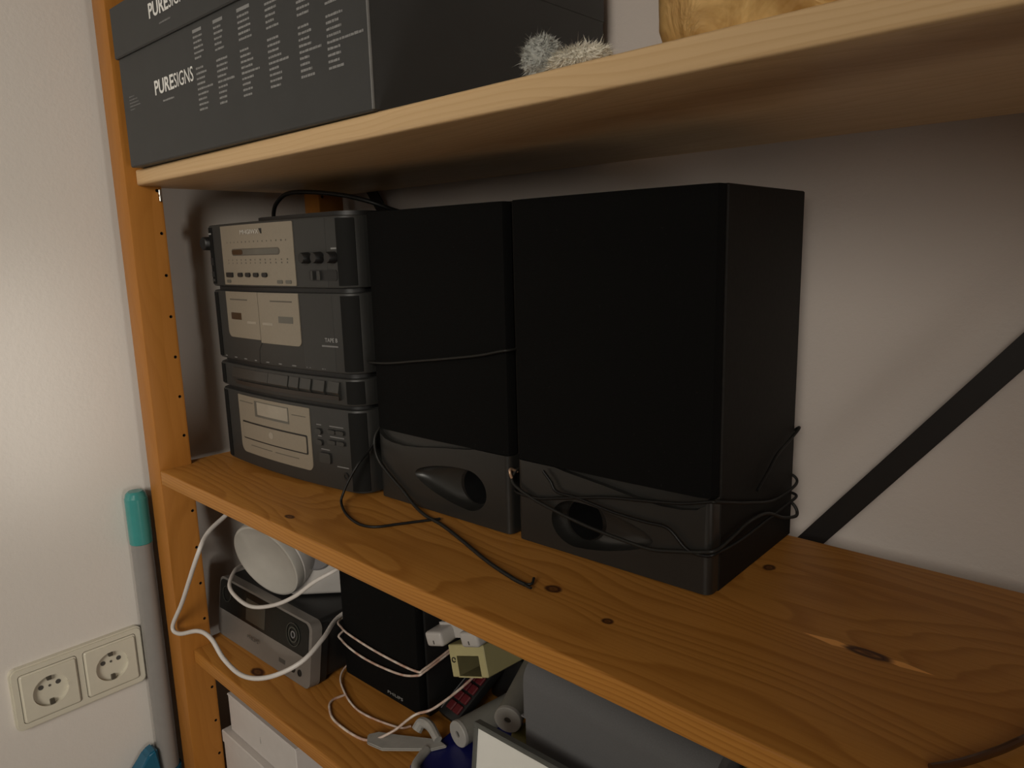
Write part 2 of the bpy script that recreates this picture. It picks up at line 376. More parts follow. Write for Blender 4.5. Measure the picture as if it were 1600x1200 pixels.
# ------------------------------------------------------------------ hi-fi tower
hf = thing('hifi_tower', 'dark grey mini hi-fi tower with champagne panels, tuner, twin cassette and CD', 'stereo', (0.1495, 0.0945, 0.0), (0, 0, math.radians(3.0)))
HW, HR, HD = 0.1455, 0.017, 0.155
def hf_front(u):
    y = -0.0105*(1-(u/HW)**2)
    e = abs(u)-(HW-HR)
    if e > 0: y += HR - math.sqrt(max(HR*HR-e*e, 0))
    return y
def hf_body(name, z0, z1, inset=0.0, mat='plastic_grey', bev=0.0022):
    us = [-HW*math.cos(math.pi*i/44) for i in range(45)]
    pts = [(u*(1-inset/HW), hf_front(u)+inset) for u in us]
    pts += [(HW-inset, HD), (-HW+inset, HD)]
    bm = BM(); prism(bm, pts, z0, z1)
    bmesh.ops.recalc_face_normals(bm, faces=bm.faces[:])
    if bev:
        es = [ed for ed in bm.edges if abs(ed.verts[0].co.z-ed.verts[1].co.z) < 1e-7 and max(v_.co.y for v_ in ed.verts) < 0.06]
        bmesh.ops.bevel(bm, geom=es, offset=bev, segments=2, profile=0.5, affect='EDGES')
    return obj(name, bm, mat, hf)
def hf_plate(name, pts, off0, off1, mat, parent=None):
    """thin plate that follows the bowed front; pts outline (u,z), sits from off0 to off1 proud of the front"""
    bm = BM(); vs_ = [bm.verts.new((a, 0, b)) for a, b in pts]; bm.faces.new(vs_)
    u0, u1 = min(p[0] for p in pts), max(p[0] for p in pts)
    k = max(1, int((u1-u0)/(0.0012 if u1 > 0.125 or u0 < -0.125 else 0.006)))
    for i in range(1, k):
        bmesh.ops.bisect_plane(bm, geom=bm.verts[:]+bm.edges[:]+bm.faces[:], plane_co=(u0+(u1-u0)*i/k, 0, 0), plane_no=(1, 0, 0))
    ex = bmesh.ops.extrude_face_region(bm, geom=bm.faces[:])
    top = {v_ for v_ in ex['geom'] if isinstance(v_, bmesh.types.BMVert)}
    for v_ in bm.verts: v_.co.y = hf_front(v_.co.x) - (off1 if v_ in top else off0)
    return obj(name, bm, mat, parent or hf, smooth=0.4)
hf_body('core', 0.006, 0.298, 0.005, 'plastic_black', 0)
tun = hf_body('tuner_section', 0.2272, 0.3020)
tap = hf_body('cassette_section', 0.1362, 0.2222)
stp = hf_body('key_strip_section', 0.1010, 0.1310)
cds = hf_body('cd_section', 0.0035, 0.0968)
for sx in (-1, 1):
    for yy in (0.02, 0.135): obj('foot', lathe(BM(), [(0.009, 0.0), (0.009, 0.006)], 14), 'plastic_black', hf, loc=(sx*0.12, yy, 0))
tp = BM(); prism(tp, rrect(-0.075, 0.132, 0.012, 0.072, (0.05, 0.03, 0.01, 0.01), 8), 0.3015, 0.3075); obj('top_lid', tp, 'plastic_black', hf)
# tuner
K = 0.1495
hf_plate('tuner_panel', rrect(0.0545-K, 0.2105-K, 0.2296, 0.2992, 0.001), -0.001, 0.0008, 'silver_paint')
hf_plate('dial_window', rrect(0.0805-K, 0.1855-K, 0.2638, 0.2720, 0.0040), 0.0004, 0.0010, 'panel_ink')
hf_plate('dial_glass', rrect(0.0825-K, 0.1835-K, 0.2650, 0.2708, 0.0028), 0.0006, 0.0012, 'silver_dark')
hf_plate('dial_pointer', rrect(0.0825-K, 0.1080-K, 0.2650, 0.2708, 0.0028), 0.0010, 0.0014, 'window_brown')
for row, z, n_ in ((0, 0.2795, 15), (1, 0.2588, 13), (2, 0.2552, 13)):
    bm = BM()
    for i in range(n_):
        u = 0.070-K + i*0.127/(n_-1)
        yy = hf_front(u)-0.00088; w = random.uniform(0.0014, 0.0030)
        f = [bm.verts.new(p) for p in ((u, yy, z-0.0009), (u+w, yy, z-0.0009), (u+w, yy, z+0.0009), (u, yy, z+0.0009))]; bm.faces.new(f)
    obj('dial_scale', bm, 'panel_ink', hf, smooth=0)
text('brand_lettering', 'MHGIWX', 0.0050, 'logo_ink', hf, (0.1075-K, hf_front(0.13-K)-0.0014, 0.2882), 0.039)
hf_plate('brand_emblem', [(0.1475-K, 0.2938), (0.1530-K, 0.2938), (0.1530-K, 0.2880), (0.1505-K, 0.2880)], 0.0006, 0.0011, 'plastic_black')
hf_plate('band_switch', rrect(0.0640-K, 0.0795-K, 0.2386, 0.2442, 0.0012), 0.0004, 0.0030, 'plastic_black')
for u in (0.0985, 0.1165, 0.1345, 0.1530):
    hf_plate('preset_button', rrect(u-0.0050-K, u+0.0050-K, 0.2390, 0.2440, 0.0023), 0.0004, 0.0028, 'plastic_black')
for u in (0.0670, 0.1815, 0.1975): hf_plate('small_key', rrect(u-0.005-K, u+0.005-K, 0.2318, 0.2358, 0.0016), 0.0004, 0.0016, 'silver_dark')
for u in (0.2325, 0.2520, 0.2725):
    un = u-K
    obj('tone_knob', lathe(BM(), [(0.0062, 0.0), (0.0058, 0.008), (0.0050, 0.0095)], 18, lambda q, un=un: Vector((un+q.x, hf_front(un)-q.z, 0.2595+q.y))), 'plastic_black', hf)
    hf_plate('knob_legend', rrect(un-0.004, un+0.004, 0.2678, 0.2694, 0.0002), -0.0002, 0.00012, 'grey_ink')
hf_plate('slider_slot', rrect(0.2330-K, 0.2755-K, 0.2350, 0.2466, 0.003), -0.0002, 0.0006, 'plastic_black')
hf_plate('slider_cap', rrect(0.2395-K, 0.2425-K, 0.2362, 0.2456, 0.0006), 0.0004, 0.0040, 'plastic_key')
hf_plate('slider_cap', rrect(0.2470-K, 0.2520-K, 0.2362, 0.2456, 0.0006), 0.0004, 0.0025, 'plastic_key')
lk = -0.1375
obj('volume_knob', lathe(BM(), [(0.0085, 0.0), (0.0080, 0.009), (0.0070, 0.010)], 20, lambda q: Vector((lk+q.x-q.z*0.25, hf_front(lk)+0.001-q.z, 0.2800+q.y))), 'plastic_black', hf)
for z0, z1, mt in ((0.2905, 0.2925, 'grey_ink'), (0.2530, 0.2620, 'plastic_black'), (0.2385, 0.2450, 'plastic_black'), (0.2330, 0.2360, 'plastic_key')):
    hf_plate('side_button', rrect(-0.1365, -0.1235, z0, z1, 0.0006), -0.001, 0.0013, mt)
hf_plate('shoulder_panel', rrect(0.0640, 0.1120, 0.2290, 0.3000, 0.0008), -0.001, 0.00015, 'plastic_grey')
for z0, z1 in ((0.2300, 0.2992), (0.1390, 0.2194), (0.1036, 0.1284), (0.0062, 0.0940)):  # thin darker plates carry the shade of the rounded corners in their colour
    hf_plate('corner_shade_plate', rrect(0.1285, 0.1440, z0, z1, 0.0006), -0.0015, 0.0009, 'plastic_corner_shade')
    hf_plate('corner_shade_plate', rrect(-0.1435, -0.1210, z0, z1, 0.0006), -0.0015, 0.0007, 'plastic_corner_shade')
# cassette doors
hf_plate('cassette_door', rrect(0.0530-K, 0.1318-K, 0.1655, 0.2212, (0.008, 0, 0, 0)), -0.001, 0.0010, 'silver_paint')
hf_plate('cassette_door', rrect(0.1328-K, 0.2112-K, 0.1625, 0.2212, (0, 0.006, 0, 0)), -0.001, 0.0010, 'silver_paint')
hf_plate('cassette_window', rrect(0.0645-K, 0.0905-K, 0.1875, 0.1958, 0.0004), 0.0004, 0.0013, 'window_brown')
hf_plate('cassette_window', rrect(0.1725-K, 0.1995-K, 0.1875, 0.1950, 0.0004), 0.0004, 0.0013, 'silver_dark')
for a, b in ((0.104, 0.125), (0.139, 0.160)): hf_plate('door_mark', rrect(a-K, b-K, 0.1838, 0.1866, 0.0004), 0.0006, 0.0012, 'silver_light')
for a, b in ((0.064, 0.108), (0.158, 0.200)): hf_plate('door_lettering', rrect(a-K, b-K, 0.2110, 0.2126, 0.0003), 0.0006, 0.0011, 'panel_ink')
hf_plate('door_gap', [(0.1312-K, 0.1615), (0.1328-K, 0.1615), (0.1262-K, 0.1540), (0.1242-K, 0.1365), (0.1228-K, 0.1365), (0.1245-K, 0.1540)], -0.0004, 0.0003, 'plastic_black')
hf_plate('shoulder_panel', rrect(0.0640, 0.1150, 0.1385, 0.2200, 0.0008), -0.001, 0.00015, 'plastic_grey')
text('deck_lettering', 'TAPE B', 0.0042, 'grey_ink', hf, (0.2510-K, hf_front(0.251-K)-0.0012, 0.1700), 0.019, rot=(math.pi/2, 0, math.radians(8)), bold=0.0001)
hf_plate('deck_legend', rrect(0.2450-K, 0.2700-K, 0.1645, 0.1662, 0.0003), 0.0003, 0.0006, 'dim_ink')
hf_plate('deck_legend', rrect(0.0040-K+0.012, 0.0125-K+0.012, 0.1765, 0.1795, 0.0003), -0.0002, 0.0002, 'dim_ink')
hf_plate('deck_badge', rrect(0.0180-K, 0.0245-K, 0.1410, 0.1450, 0.0003), -0.0002, 0.0004, 'grey_ink')
for i in range(9):
    u = 0.034-K + i*0.026; hf_plate('key_legend', rrect(u, u+random.uniform(.004, .008), 0.1392, 0.1404, 0.0002), -0.0002, 0.00015, 'dim_ink')
# cassette keys
rc = BM(); prism(rc, [(-0.100, 0.1055), (0.122, 0.1055), (0.122, 0.1300), (-0.100, 0.1300)], -0.020, 0.0)
cut(stp, rc)
ks = [-0.095, -0.0805, -0.066, -0.052, -0.0375, -0.0085, 0.0330, 0.0530, 0.0745, 0.0975, 0.1205]
for a, b in zip(ks, ks[1:]):
    bm = BM(); uc = (a+b)/2; y0 = hf_front(uc)
    prism(bm, [(y0+0.0130, 0.1075), (y0+0.0005, 0.1075), (y0-0.0035, 0.1155), (y0-0.0010, 0.1270), (y0+0.0130, 0.1270)], a+0.0005, b-0.0005, YZ)
    obj('cassette_key', bm, 'plastic_key', hf, smooth=0.3)
hf_plate('key_lip', rrect(-0.085, 0.1195, 0.1072, 0.1120, 0.0006), 0.0, 0.0036, 'key_brown')
# cd player
hf_plate('cd_panel', rrect(0.0600-K, 0.2150-K, 0.0195, 0.0930, (0.010, 0.008, 0.001, 0.001)), -0.001, 0.0009, 'silver_paint')
hf_plate('display_bezel', rrect(0.1020-K, 0.1760-K, 0.0695, 0.0892, 0.0006), 0.0004, 0.0012, 'silver_dark')
hf_plate('display', rrect(0.1085-K, 0.1745-K, 0.0725, 0.0882, 0.0006), 0.0010, 0.0015, 'silver_light')
hf_plate('tray_gap', rrect(0.0680-K, 0.2085-K, 0.0376, 0.0606, 0.002), 0.0004, 0.0011, 'plastic_black')
hf_plate('disc_tray', rrect(0.0697-K, 0.2066-K, 0.0394, 0.0588, 0.0014), 0.0008, 0.0018, 'silver_paint')
hf_plate('disc_emblem', ellipse(0.1370-K, 0.0505, 0.0048, 0.0042, 16), 0.0014, 0.0021, 'silver_light')
for a, b, z in ((0.064, 0.098, 0.0845), (0.182, 0.208, 0.0815), (0.085, 0.135, 0.0300), (0.142, 0.190, 0.0300)): hf_plate('panel_lettering', rrect(a-K, b-K, z, z+0.0010, 0.0002), 0.0006, 0.0010, 'panel_ink')
for u, z, w, h in ((0.2290, 0.0682, .0050, .0030), (0.2295, 0.0555, .0050, .0030), (0.2505, 0.0700, .0060, .0022), (0.2640, 0.0702, .0060, .0022), (0.2505, 0.0580, .0060, .0022), (0.2640, 0.0582, .0060, .0022), (0.2375, 0.0385, .0090, .0058)):
    hf_plate('button_well', rrect(u-w-0.001-K, u+w+0.001-K, z-h-0.001, z+h+0.0008, min(h, .003)), -0.0002, 0.0003, 'plastic_black')
    hf_plate('control_button', rrect(u-w-K, u+w-K, z-h, z+h, min(h*0.95, .003)), 0.0, 0.0022, 'plastic_key')
for u, z, w in ((0.2290, 0.0752, .004), (0.2295, 0.0622, .003), (0.2575, 0.0755, .011), (0.2575, 0.0636, .011), (0.2375, 0.0475, .007), (0.2640, 0.0305, .009)):
    hf_plate('button_legend', rrect(u-w-K, u+w-K, z, z+0.0012, 0.0002), -0.0002, 0.00015, 'dim_ink')
uj = 0.2685-K
obj('headphone_jack', lathe(BM(), [(0.0045, 0.0), (0.0045, 0.0012), (0.0024, 0.0012), (0.0024, -0.004), (0.0, -0.004)], 18, lambda q: Vector((uj+q.x, hf_front(uj)-q.z, 0.0215+q.y))), 'plastic_black', hf)

# ------------------------------------------------------------------ hi-fi speakers
def hifi_speaker(label, loc, mirror):
    t_ = thing('hifi_speaker', label, 'speaker', loc, (0, 0, math.radians(2.0)))
    w, h, d = 0.1905, 0.3040, 0.1540
    mx = (lambda x: w-x) if mirror else (lambda x: x)
    cab = obj('cabinet', box(BM(), 0, w, 0.0085, d, 0.0, h, 0.0010, 1), 'speaker_vinyl', t_)
    # front base moulding with rounded edge and scooped bass port
    bm = BM(); prism(bm, rrect(0.0006, w-0.0006, -0.006, 0.0084, (0.006, 0.006, 0, 0), 5), 0.0015, 0.0765)
    p = obj('base_moulding', bm, 'speaker_base_plastic', t_)
    # port: a flared teardrop scoop running into a round tube
    cb = BM(); n = 40; px, pz = (0.1250, 0.0295) if mirror else (0.1345, 0.0340)
    rings = []
    for dy, q in ((-0.0085, 0.0), (-0.006, 0.0), (-0.0040, 0.03), (-0.0005, 0.11), (0.0030, 0.28), (0.0055, 0.55), (0.0075, 0.88), (0.0090, 1.0)):
        ring = []
        for i in range(n):
            a = 2*math.pi*i/n; ca, sa = math.cos(a), math.sin(a)
            ex = 0.0255 if ca > 0 else 0.0755
            ox = px + ex*ca; oz = pz + 0.0205*sa*(1 if ca > 0 else (1-0.28*abs(ca)**1.5)) - (0 if ca > 0 else 0.0035*ca)
            cx_, cz_ = px-0.0005+0.0195*ca, pz+0.0185*sa
            ring.append(cb.verts.new((mx(ox*(1-q)+cx_*q), dy, oz*(1-q)+cz_*q)))
        rings.append(ring)
    for a_, b_ in zip(rings, rings[1:]):
        for i in range(n): cb.faces.new((a_[i], a_[(i+1) % n], b_[(i+1) % n], b_[i]))
    cb.faces.new(rings[0]); cb.faces.new(rings[-1])
    cut(p, cb)
    cut(cab, lathe(BM(), [(0.0182, -0.001), (0.0175, 0.10)], 40, lambda q: Vector((mx(px-0.0005)+q.x, q.z, pz+q.y))), 'plastic_black')
    # lens-shaped finger notch under the grille
    cb = BM(); pts = [(mx(x), z) for x, z in ((0.0035, 0.080), (0.0050, 0.0725), (0.0120, 0.0675), (0.0240, 0.0648), (0.0420, 0.0640), (0.0640, 0.0655), (0.0950, 0.0700), (0.135, 0.0745), (0.165, 0.080))]
    prism(cb, pts, -0.02, -0.0008, XZ); cut(p, cb)
    # grille
    us = [i/16 for i in range(17)]; out = [(0.0015+(w-0.003)*u, -0.0055-0.0020*(1-(2*u-1)**2)) for u in us]
    out = [(0.0008, 0.006)] + [(0.0008, -0.0005), (0.0022, -0.0040)] + out[1:-1] + [(w-0.0022, -0.0040), (w-0.0008, -0.0005), (w-0.0008, 0.006)]
    bm = BM(); prism(bm, out, 0.0775, h-0.0005); obj('grille', bm, 'grille_cloth', t_, smooth=0.5)
    return t_
hifi_speaker('black hi-fi speaker standing next to the hi-fi tower, one thin wire across its grille', (0.2998, 0.1246, 0.0), False)
hifi_speaker('black hi-fi speaker with wires wound round its base, beside the bare wall', (0.4982, 0.1312, 0.0), True)

def cable(name, pts, r, mat, label, k=8, n=8):
    return setp(obj(name, tube(BM(), pts, r, n, k), mat, smooth=1.2), label, 'cable')
def cable_thing(name, label, parts, ends=()):
    t_ = thing(name, label, 'cable')
    for nm, pts, r, mat in parts: obj(nm, tube(BM(), pts, r, 8, 8), mat, t_, smooth=1.2)
    return t_
cable_thing('speaker_wire', 'black twin wire hanging over the speaker base with frayed split end on the shelf', [
    ('wire', [(0.2978, 0.1420, 0.0860), (0.2976, 0.1220, 0.0740), (0.2990, 0.1150, 0.0621), (0.3030, 0.1150, 0.0448), (0.3179, 0.1158, 0.0310), (0.3407, 0.1168, 0.0162), (0.3600, 0.1150, 0.0055), (0.3887, 0.1065, 0.0025), (0.4215, 0.0997, 0.0025), (0.4629, 0.0865, 0.0025), (0.5139, 0.0688, 0.0025), (0.5534, 0.0585, 0.0025), (0.5700, 0.0563, 0.0025)], 0.0017, 'cable_grey'),
    ('split_end', [(0.5690, 0.0563, 0.0025), (0.5732, 0.0600, 0.0030), (0.5700, 0.0665, 0.0045)], 0.0011, 'cable_grey'),
    ('split_end', [(0.5690, 0.0563, 0.0025), (0.5745, 0.0545, 0.0028), (0.5785, 0.0535, 0.0035)], 0.0011, 'cable_grey')])
cable('speaker_wire', [(0.2978, 0.1180, 0.0650), (0.2985, 0.1080, 0.0545), (0.3005, 0.0920, 0.0435), (0.2955, 0.0820, 0.0268), (0.2925, 0.0760, 0.0134), (0.2940, 0.0715, 0.0045), (0.3217, 0.0586, 0.0018), (0.3540, 0.0507, 0.0018), (0.3734, 0.0557, 0.0018), (0.3850, 0.0738, 0.0018), (0.3944, 0.0902, 0.0018), (0.4070, 0.1110, 0.0018)], 0.0014, 'cable_black', 'thin black wire looping on the shelf from between hi-fi tower and speaker')
cable('speaker_wire', [(0.2978, 0.1400, 0.150), (0.2976, 0.1200, 0.149), (0.3005, 0.1150, 0.1490), (0.3317, 0.1148, 0.1509), (0.3716, 0.1155, 0.1561), (0.4176, 0.1172, 0.1622), (0.4599, 0.1190, 0.1684), (0.4860, 0.1215, 0.1739), (0.4935, 0.1270, 0.1750), (0.4940, 0.1500, 0.1755)], 0.0013, 'cable_grey', 'thin wire stretched straight across the grille of a black speaker')
cable_thing('speaker_wire', 'tangle of black wires wound round the base of a speaker', [
    ('wire', [(0.4945, 0.150, 0.066), (0.4945, 0.130, 0.0640), (0.4965, 0.1225, 0.0546), (0.5177, 0.1222, 0.0455), (0.5463, 0.1230, 0.0387), (0.5800, 0.1242, 0.0327), (0.6176, 0.1255, 0.0291), (0.6411, 0.1265, 0.0281), (0.6634, 0.1272, 0.0324), (0.6844, 0.1280, 0.0374), (0.6930, 0.1330, 0.0400), (0.6916, 0.1595, 0.0412), (0.6906, 0.1884, 0.0442), (0.6895, 0.2201, 0.0418), (0.6890, 0.2408, 0.0350), (0.6882, 0.2630, 0.0254), (0.6900, 0.2880, 0.0210), (0.6830, 0.2920, 0.0300), (0.660, 0.2905, 0.0350)], 0.0015, 'cable_grey'),
    ('wire', [(0.4945, 0.150, 0.047), (0.4950, 0.1270, 0.0453), (0.5251, 0.1225, 0.0459), (0.5535, 0.1232, 0.0519), (0.5993, 0.1250, 0.0620), (0.6408, 0.1262, 0.0676), (0.6681, 0.1270, 0.0719), (0.6880, 0.1285, 0.0771), (0.6928, 0.1340, 0.0765), (0.6905, 0.190, 0.0600), (0.6885, 0.2400, 0.0480), (0.6890, 0.2850, 0.0500), (0.6830, 0.2920, 0.0560), (0.665, 0.2905, 0.058)], 0.0013, 'cable_black'),
    ('wire', [(0.5329, 0.1225, 0.0726), (0.5412, 0.1228, 0.0644), (0.5481, 0.1230, 0.0565), (0.5704, 0.1238, 0.0554), (0.6055, 0.1252, 0.0508), (0.6352, 0.1262, 0.0495), (0.6549, 0.1270, 0.0489), (0.6714, 0.1275, 0.0360), (0.6870, 0.1280, 0.0350), (0.6928, 0.1340, 0.0372), (0.6912, 0.1714, 0.0337), (0.6895, 0.2207, 0.0343), (0.6880, 0.2648, 0.0355), (0.6885, 0.2890, 0.0380), (0.680, 0.2920, 0.0400)], 0.0013, 'cable_black'),
    ('wire', [(0.6898, 0.2048, 0.0660), (0.6894, 0.2235, 0.0760), (0.6889, 0.2427, 0.0871), (0.6880, 0.2704, 0.0940), (0.6880, 0.2900, 0.1010), (0.6800, 0.2925, 0.0960), (0.6650, 0.2905, 0.0900)], 0.0013, 'cable_black'),
    ('bare_end', [(0.4945, 0.1310, 0.0625), (0.4938, 0.1230, 0.0665), (0.4952, 0.1205, 0.0640), (0.4962, 0.1215, 0.0590)], 0.0014, 'copper')])
cable('mains_cable', [(0.0560, 0.155, 0.3060), (0.0620, 0.152, 0.3165), (0.0743, 0.150, 0.3272), (0.1005, 0.150, 0.3371), (0.1469, 0.150, 0.3361), (0.2126, 0.155, 0.3280), (0.2460, 0.168, 0.3190), (0.2600, 0.190, 0.3095), (0.2610, 0.220, 0.3050), (0.2600, 0.255, 0.3040), (0.2580, 0.272, 0.2700), (0.2580, 0.276, 0.15)], 0.0026, 'cable_black', 'thick black cord arching over the top of the hi-fi tower')

# ------------------------------------------------------------------ document box on the top shelf
dbx = thing('document_box', 'dark grey cardboard box with lid and white PURESIGNS print', 'box', (0.0195, 0.0010, 0.3668), (0, 0, math.radians(1.0)))
obj('body', box(BM(), 0, 0.4535, 0, 0.295, 0.0, 0.150, 0.0012, 1), 'anthracite_card', dbx)
bm = BM(); box(bm, -0.0022, 0.4541, -0.0030, 0.2955, 0.1165, 0.1700, 0.0012, 1); obj('lid', bm, 'anthracite_card', dbx)
obj('worn_corner', box(BM(), 0.4524, 0.4538, -0.0006, 0.0010, 0.001, 0.1165), 'card_edge', dbx)
def wordmark(z, x, y, h):
    text('brand_lettering', 'PURE', h, 'white_ink', dbx, (x, y, z), 0.0455, bold=h*0.030)
    text('brand_lettering', 'SIGNS', h, 'white_ink', dbx, (x+0.0465, y, z), 0.0425)
wordmark(0.0662, 0.0862, -0.0003, 0.0136)
wordmark(0.1385, 0.0980, -0.0033, 0.0136)
def print_rows(name, x, z0, rows, step, seed, ink, y=-0.00025, h=0.0021):
    rnd = random.Random(seed); bm = BM()
    for r, w in enumerate(rows):
        if not w: continue
        z = z0-r*step; a = x
        while a < x+w:
            b = min(a+rnd.uniform(0.0016, 0.0052), x+w)
            q = [bm.verts.new(p) for p in ((a, y, z), (b, y, z), (b, y, z+h*rnd.uniform(0.75, 1.0)), (a, y, z+h*rnd.uniform(0.75, 1.0)))]; bm.faces.new(q)
            a = b+rnd.uniform(0.0003, 0.0008)
    return obj(name, bm, ink, dbx, smooth=0)
for i, (x, zt) in enumerate(((0.182, 0.1075), (0.2235, 0.1075), (0.268, 0.1075), (0.3145, 0.1075), (0.3620, 0.1075), (0.4010, 0.1075))):
    rnd = random.Random(i+3)
    rows = [0.020+rnd.uniform(-.004, .006)] + [0.016+rnd.uniform(-.003, .007) for _ in range(5)] + [0] + [0.017+rnd.uniform(-.002, .005) for _ in range(4)] + [0.031] + [0.015+rnd.uniform(-.002, .006) for _ in range(4)]
    if i == 5: rows[11] = 0.046
    print_rows('printed_list', x, zt, rows, 0.0047, 20+i, 'grey_ink')
    hb = BM(); q = [hb.verts.new(p) for p in ((x, -0.0003, zt+0.0002), (x+rows[0], -0.0003, zt+0.0002), (x+rows[0], -0.0003, zt+0.0030), (x, -0.0003, zt+0.0030))]; hb.faces.new(q)
    obj('printed_heading', hb, 'grey_ink', dbx, smooth=0)
print_rows('printed_address', 0.018, 0.0735, [0.014, 0.022, 0.024, 0.028, 0.012], 0.0034, 77, 'dim_ink', h=0.0012)
print_rows('printed_subline', 0.103, 0.0570, [0.026], 0.003, 78, 'grey_ink', h=0.0020)
print_rows('printed_subline', 0.1195, 0.1285, [0.026], 0.003, 79, 'dim_ink', y=-0.0033, h=0.0020)

# ------------------------------------------------------------------ wool toys and gold bag
def fluff(name, label, loc, radii, mat, nf, flen, droop=0.0, seed=1):
    rnd = random.Random(seed); t_ = thing(name, label, 'pom-pom', loc)
    bm = BM(); bmesh.ops.create_icosphere(bm, subdivisions=4, radius=1.0)
    for v_ in bm.verts:
        k = 1 + 0.10*math.sin(9*v_.co.x+seed)*math.sin(8*v_.co.y)*math.cos(7*v_.co.z) + rnd.uniform(-.06, .06)
        v_.co = Vector((v_.co.x*radii[0]*k, v_.co.y*radii[1]*k, max(v_.co.z*radii[2]*k, -radii[2]*0.92)))
    obj('core', bm, mat, t_)
    fb = BM()
    for i in range(nf):
        d = Vector((rnd.gauss(0, 1), rnd.gauss(0, 1), rnd.gauss(0.25, 1))).normalized()
        p = Vector((d.x*radii[0]*0.9, d.y*radii[1]*0.9, d.z*radii[2]*0.9))
        if p.z < -radii[2]*0.7: continue
        L_ = flen*rnd.uniform(0.5, 1.2)*(1.8 if rnd.random() < 0.03 else 1); bend = Vector((rnd.gauss(0, .4), rnd.gauss(0, .4), rnd.gauss(0, .3)-droop))
        q = p + (d+bend*0.5)*L_*0.55; r_ = p + (d+bend*1.2)*L_
        for a_ in (q, r_): a_.z = max(a_.z, -radii[2]*0.9)
        s_ = d.cross(Vector((rnd.random(), rnd.random(), rnd.random()))).normalized()*0.00030
        v0 = [fb.verts.new(x) for x in (p-s_, p+s_, q+s_*0.8, q-s_*0.8, r_)]
        fb.faces.new(v0[:4]); fb.faces.new((v0[3], v0[2], v0[4]))
    setp(obj('fibres', fb, mat, t_, smooth=0), kind='stuff'); return t_
fluff('pompom', 'grey woollen pom-pom in front of the dark box', (0.6225, 0.0265, 0.3668+0.0112), (0.0120, 0.0110, 0.0122), 'wool_grey', 3600, 0.0028, 0, 3)
fluff('pompom', 'cream white fluffy wool tuft next to the grey pom-pom', (0.6500, 0.0270, 0.3668+0.0056), (0.0225, 0.0095, 0.0060), 'wool_white', 3200, 0.0036, 0.1, 5)
bm = BM(); NB, LB = 72, 22
rings = []
for j in range(LB+1):
    z = 0.16*j/LB; ring = []
    for i in range(NB):
        a = 2*math.pi*i/NB; ca, sa = math.cos(a), math.sin(a); p_ = 3.6
        rr = (abs(ca)**p_+abs(sa)**p_)**(-1/p_)
        k = 1 + 0.020*math.sin(5*a+2.0+z*20)*min(1, z/0.02) + 0.016*math.sin(11*a+z*45) + 0.012*math.sin(17*a-z*70+1)
        k *= 1 - 0.05*math.exp(-((z)/0.008)**2)
        ring.append(bm.verts.new((0.130*rr*ca*k - z*0.04, 0.075*rr*sa*k, z)))
    rings.append(ring)
for a_, b_ in zip(rings, rings[1:]):
    for i in range(NB): bm.faces.new((a_[i], a_[(i+1) % NB], b_[(i+1) % NB], b_[i]))
bm.faces.new(rings[0][::-1])
setp(obj('gold_bag', bm, 'gold_foil', loc=(0.818, 0.0930, 0.3669)), 'crinkled gold foil bag standing on the pale top shelf', 'bag')

# ------------------------------------------------------------------ lower shelf: radio
LZ = -0.2532
rd = thing('radio', 'silver and black clock radio with rounded corners on the lower shelf', 'radio', (-0.0205, 0.0600, LZ), (0, 0, math.radians(1.9)))
RW, RH = 0.2230, 0.0830
lean = math.radians(-8)
def rplate(name, pts, y0, y1, mat):
    bm = BM(); prism(bm, pts, y0, y1, XZ); return obj(name, bm, mat, rd, rot=(lean, 0, 0), smooth=0.4)
bm = BM(); box(bm, 0.002, RW-0.004, 0.020, 0.165, 0.003, RH-0.003, 0.006, 3); obj('case', bm, 'radio_case', rd)
rplate('front_frame', rrect(0, RW, 0.0005, RH, 0.010, 6), 0.0, 0.014, 'radio_silver')
rplate('top_rim', rrect(0.001, RW-0.001, 0.0015, RH-0.001, 0.010, 6), 0.014, 0.024, 'radio_case')
rplate('display_panel', rrect(0.003, RW-0.006, 0.0375, RH-0.003, (0.001, 0.001, 0.009, 0.009), 6), -0.0008, 0.001, 'black_glass')
rplate('display', rrect(0.073, 0.120, 0.0420, 0.0720, 0.002), -0.0012, 0.0, 'display_glass')
for r1, r2, mt in ((0.0148, 0.0138, 'display_glass'), (0.0100, 0.0080, 'display_glass'), (0.0045, 0.0032, 'lens_grey')):
    obj('dial_ring', lathe(BM(), [(r2, 0), (r2, 0.0010), (r1, 0.0010), (r1, 0)], 30, lambda q: Vector((0.185+q.x, -0.0008-q.z, 0.0585+q.y)), False), mt, rd, rot=(lean, 0, 0))
obj('dial_ring', lathe(BM(), [(0.0100, 0), (0.0100, 0.0010), (0.0110, 0.0010), (0.0110, 0)], 30, lambda q: Vector((0.022+q.x, -0.0008-q.z, 0.0620+q.y)), False), 'display_glass', rd, rot=(lean, 0, 0))
text('brand_lettering', 'PHILIPS', 0.0042, 'print_dark', rd, (0.0830, -0.0004, 0.0215), 0.0270, rot=(math.pi/2+lean, 0, 0), bold=0.0001)
rplate('usb_port', rrect(0.1545, 0.1685, 0.0135, 0.0190, 0.0004), -0.0003, 0.001, 'print_dark')
for u in (0.1870, 0.2010): obj('jack_socket', lathe(BM(), [(0.0042, 0), (0.0042, 0.0008), (0.0028, 0.0008), (0.0028, 0.0002), (0, 0.0002)], 18, lambda q, u=u: Vector((u+q.x, -q.z, 0.0150+q.y))), 'plastic_black', rd, rot=(lean, 0, 0))

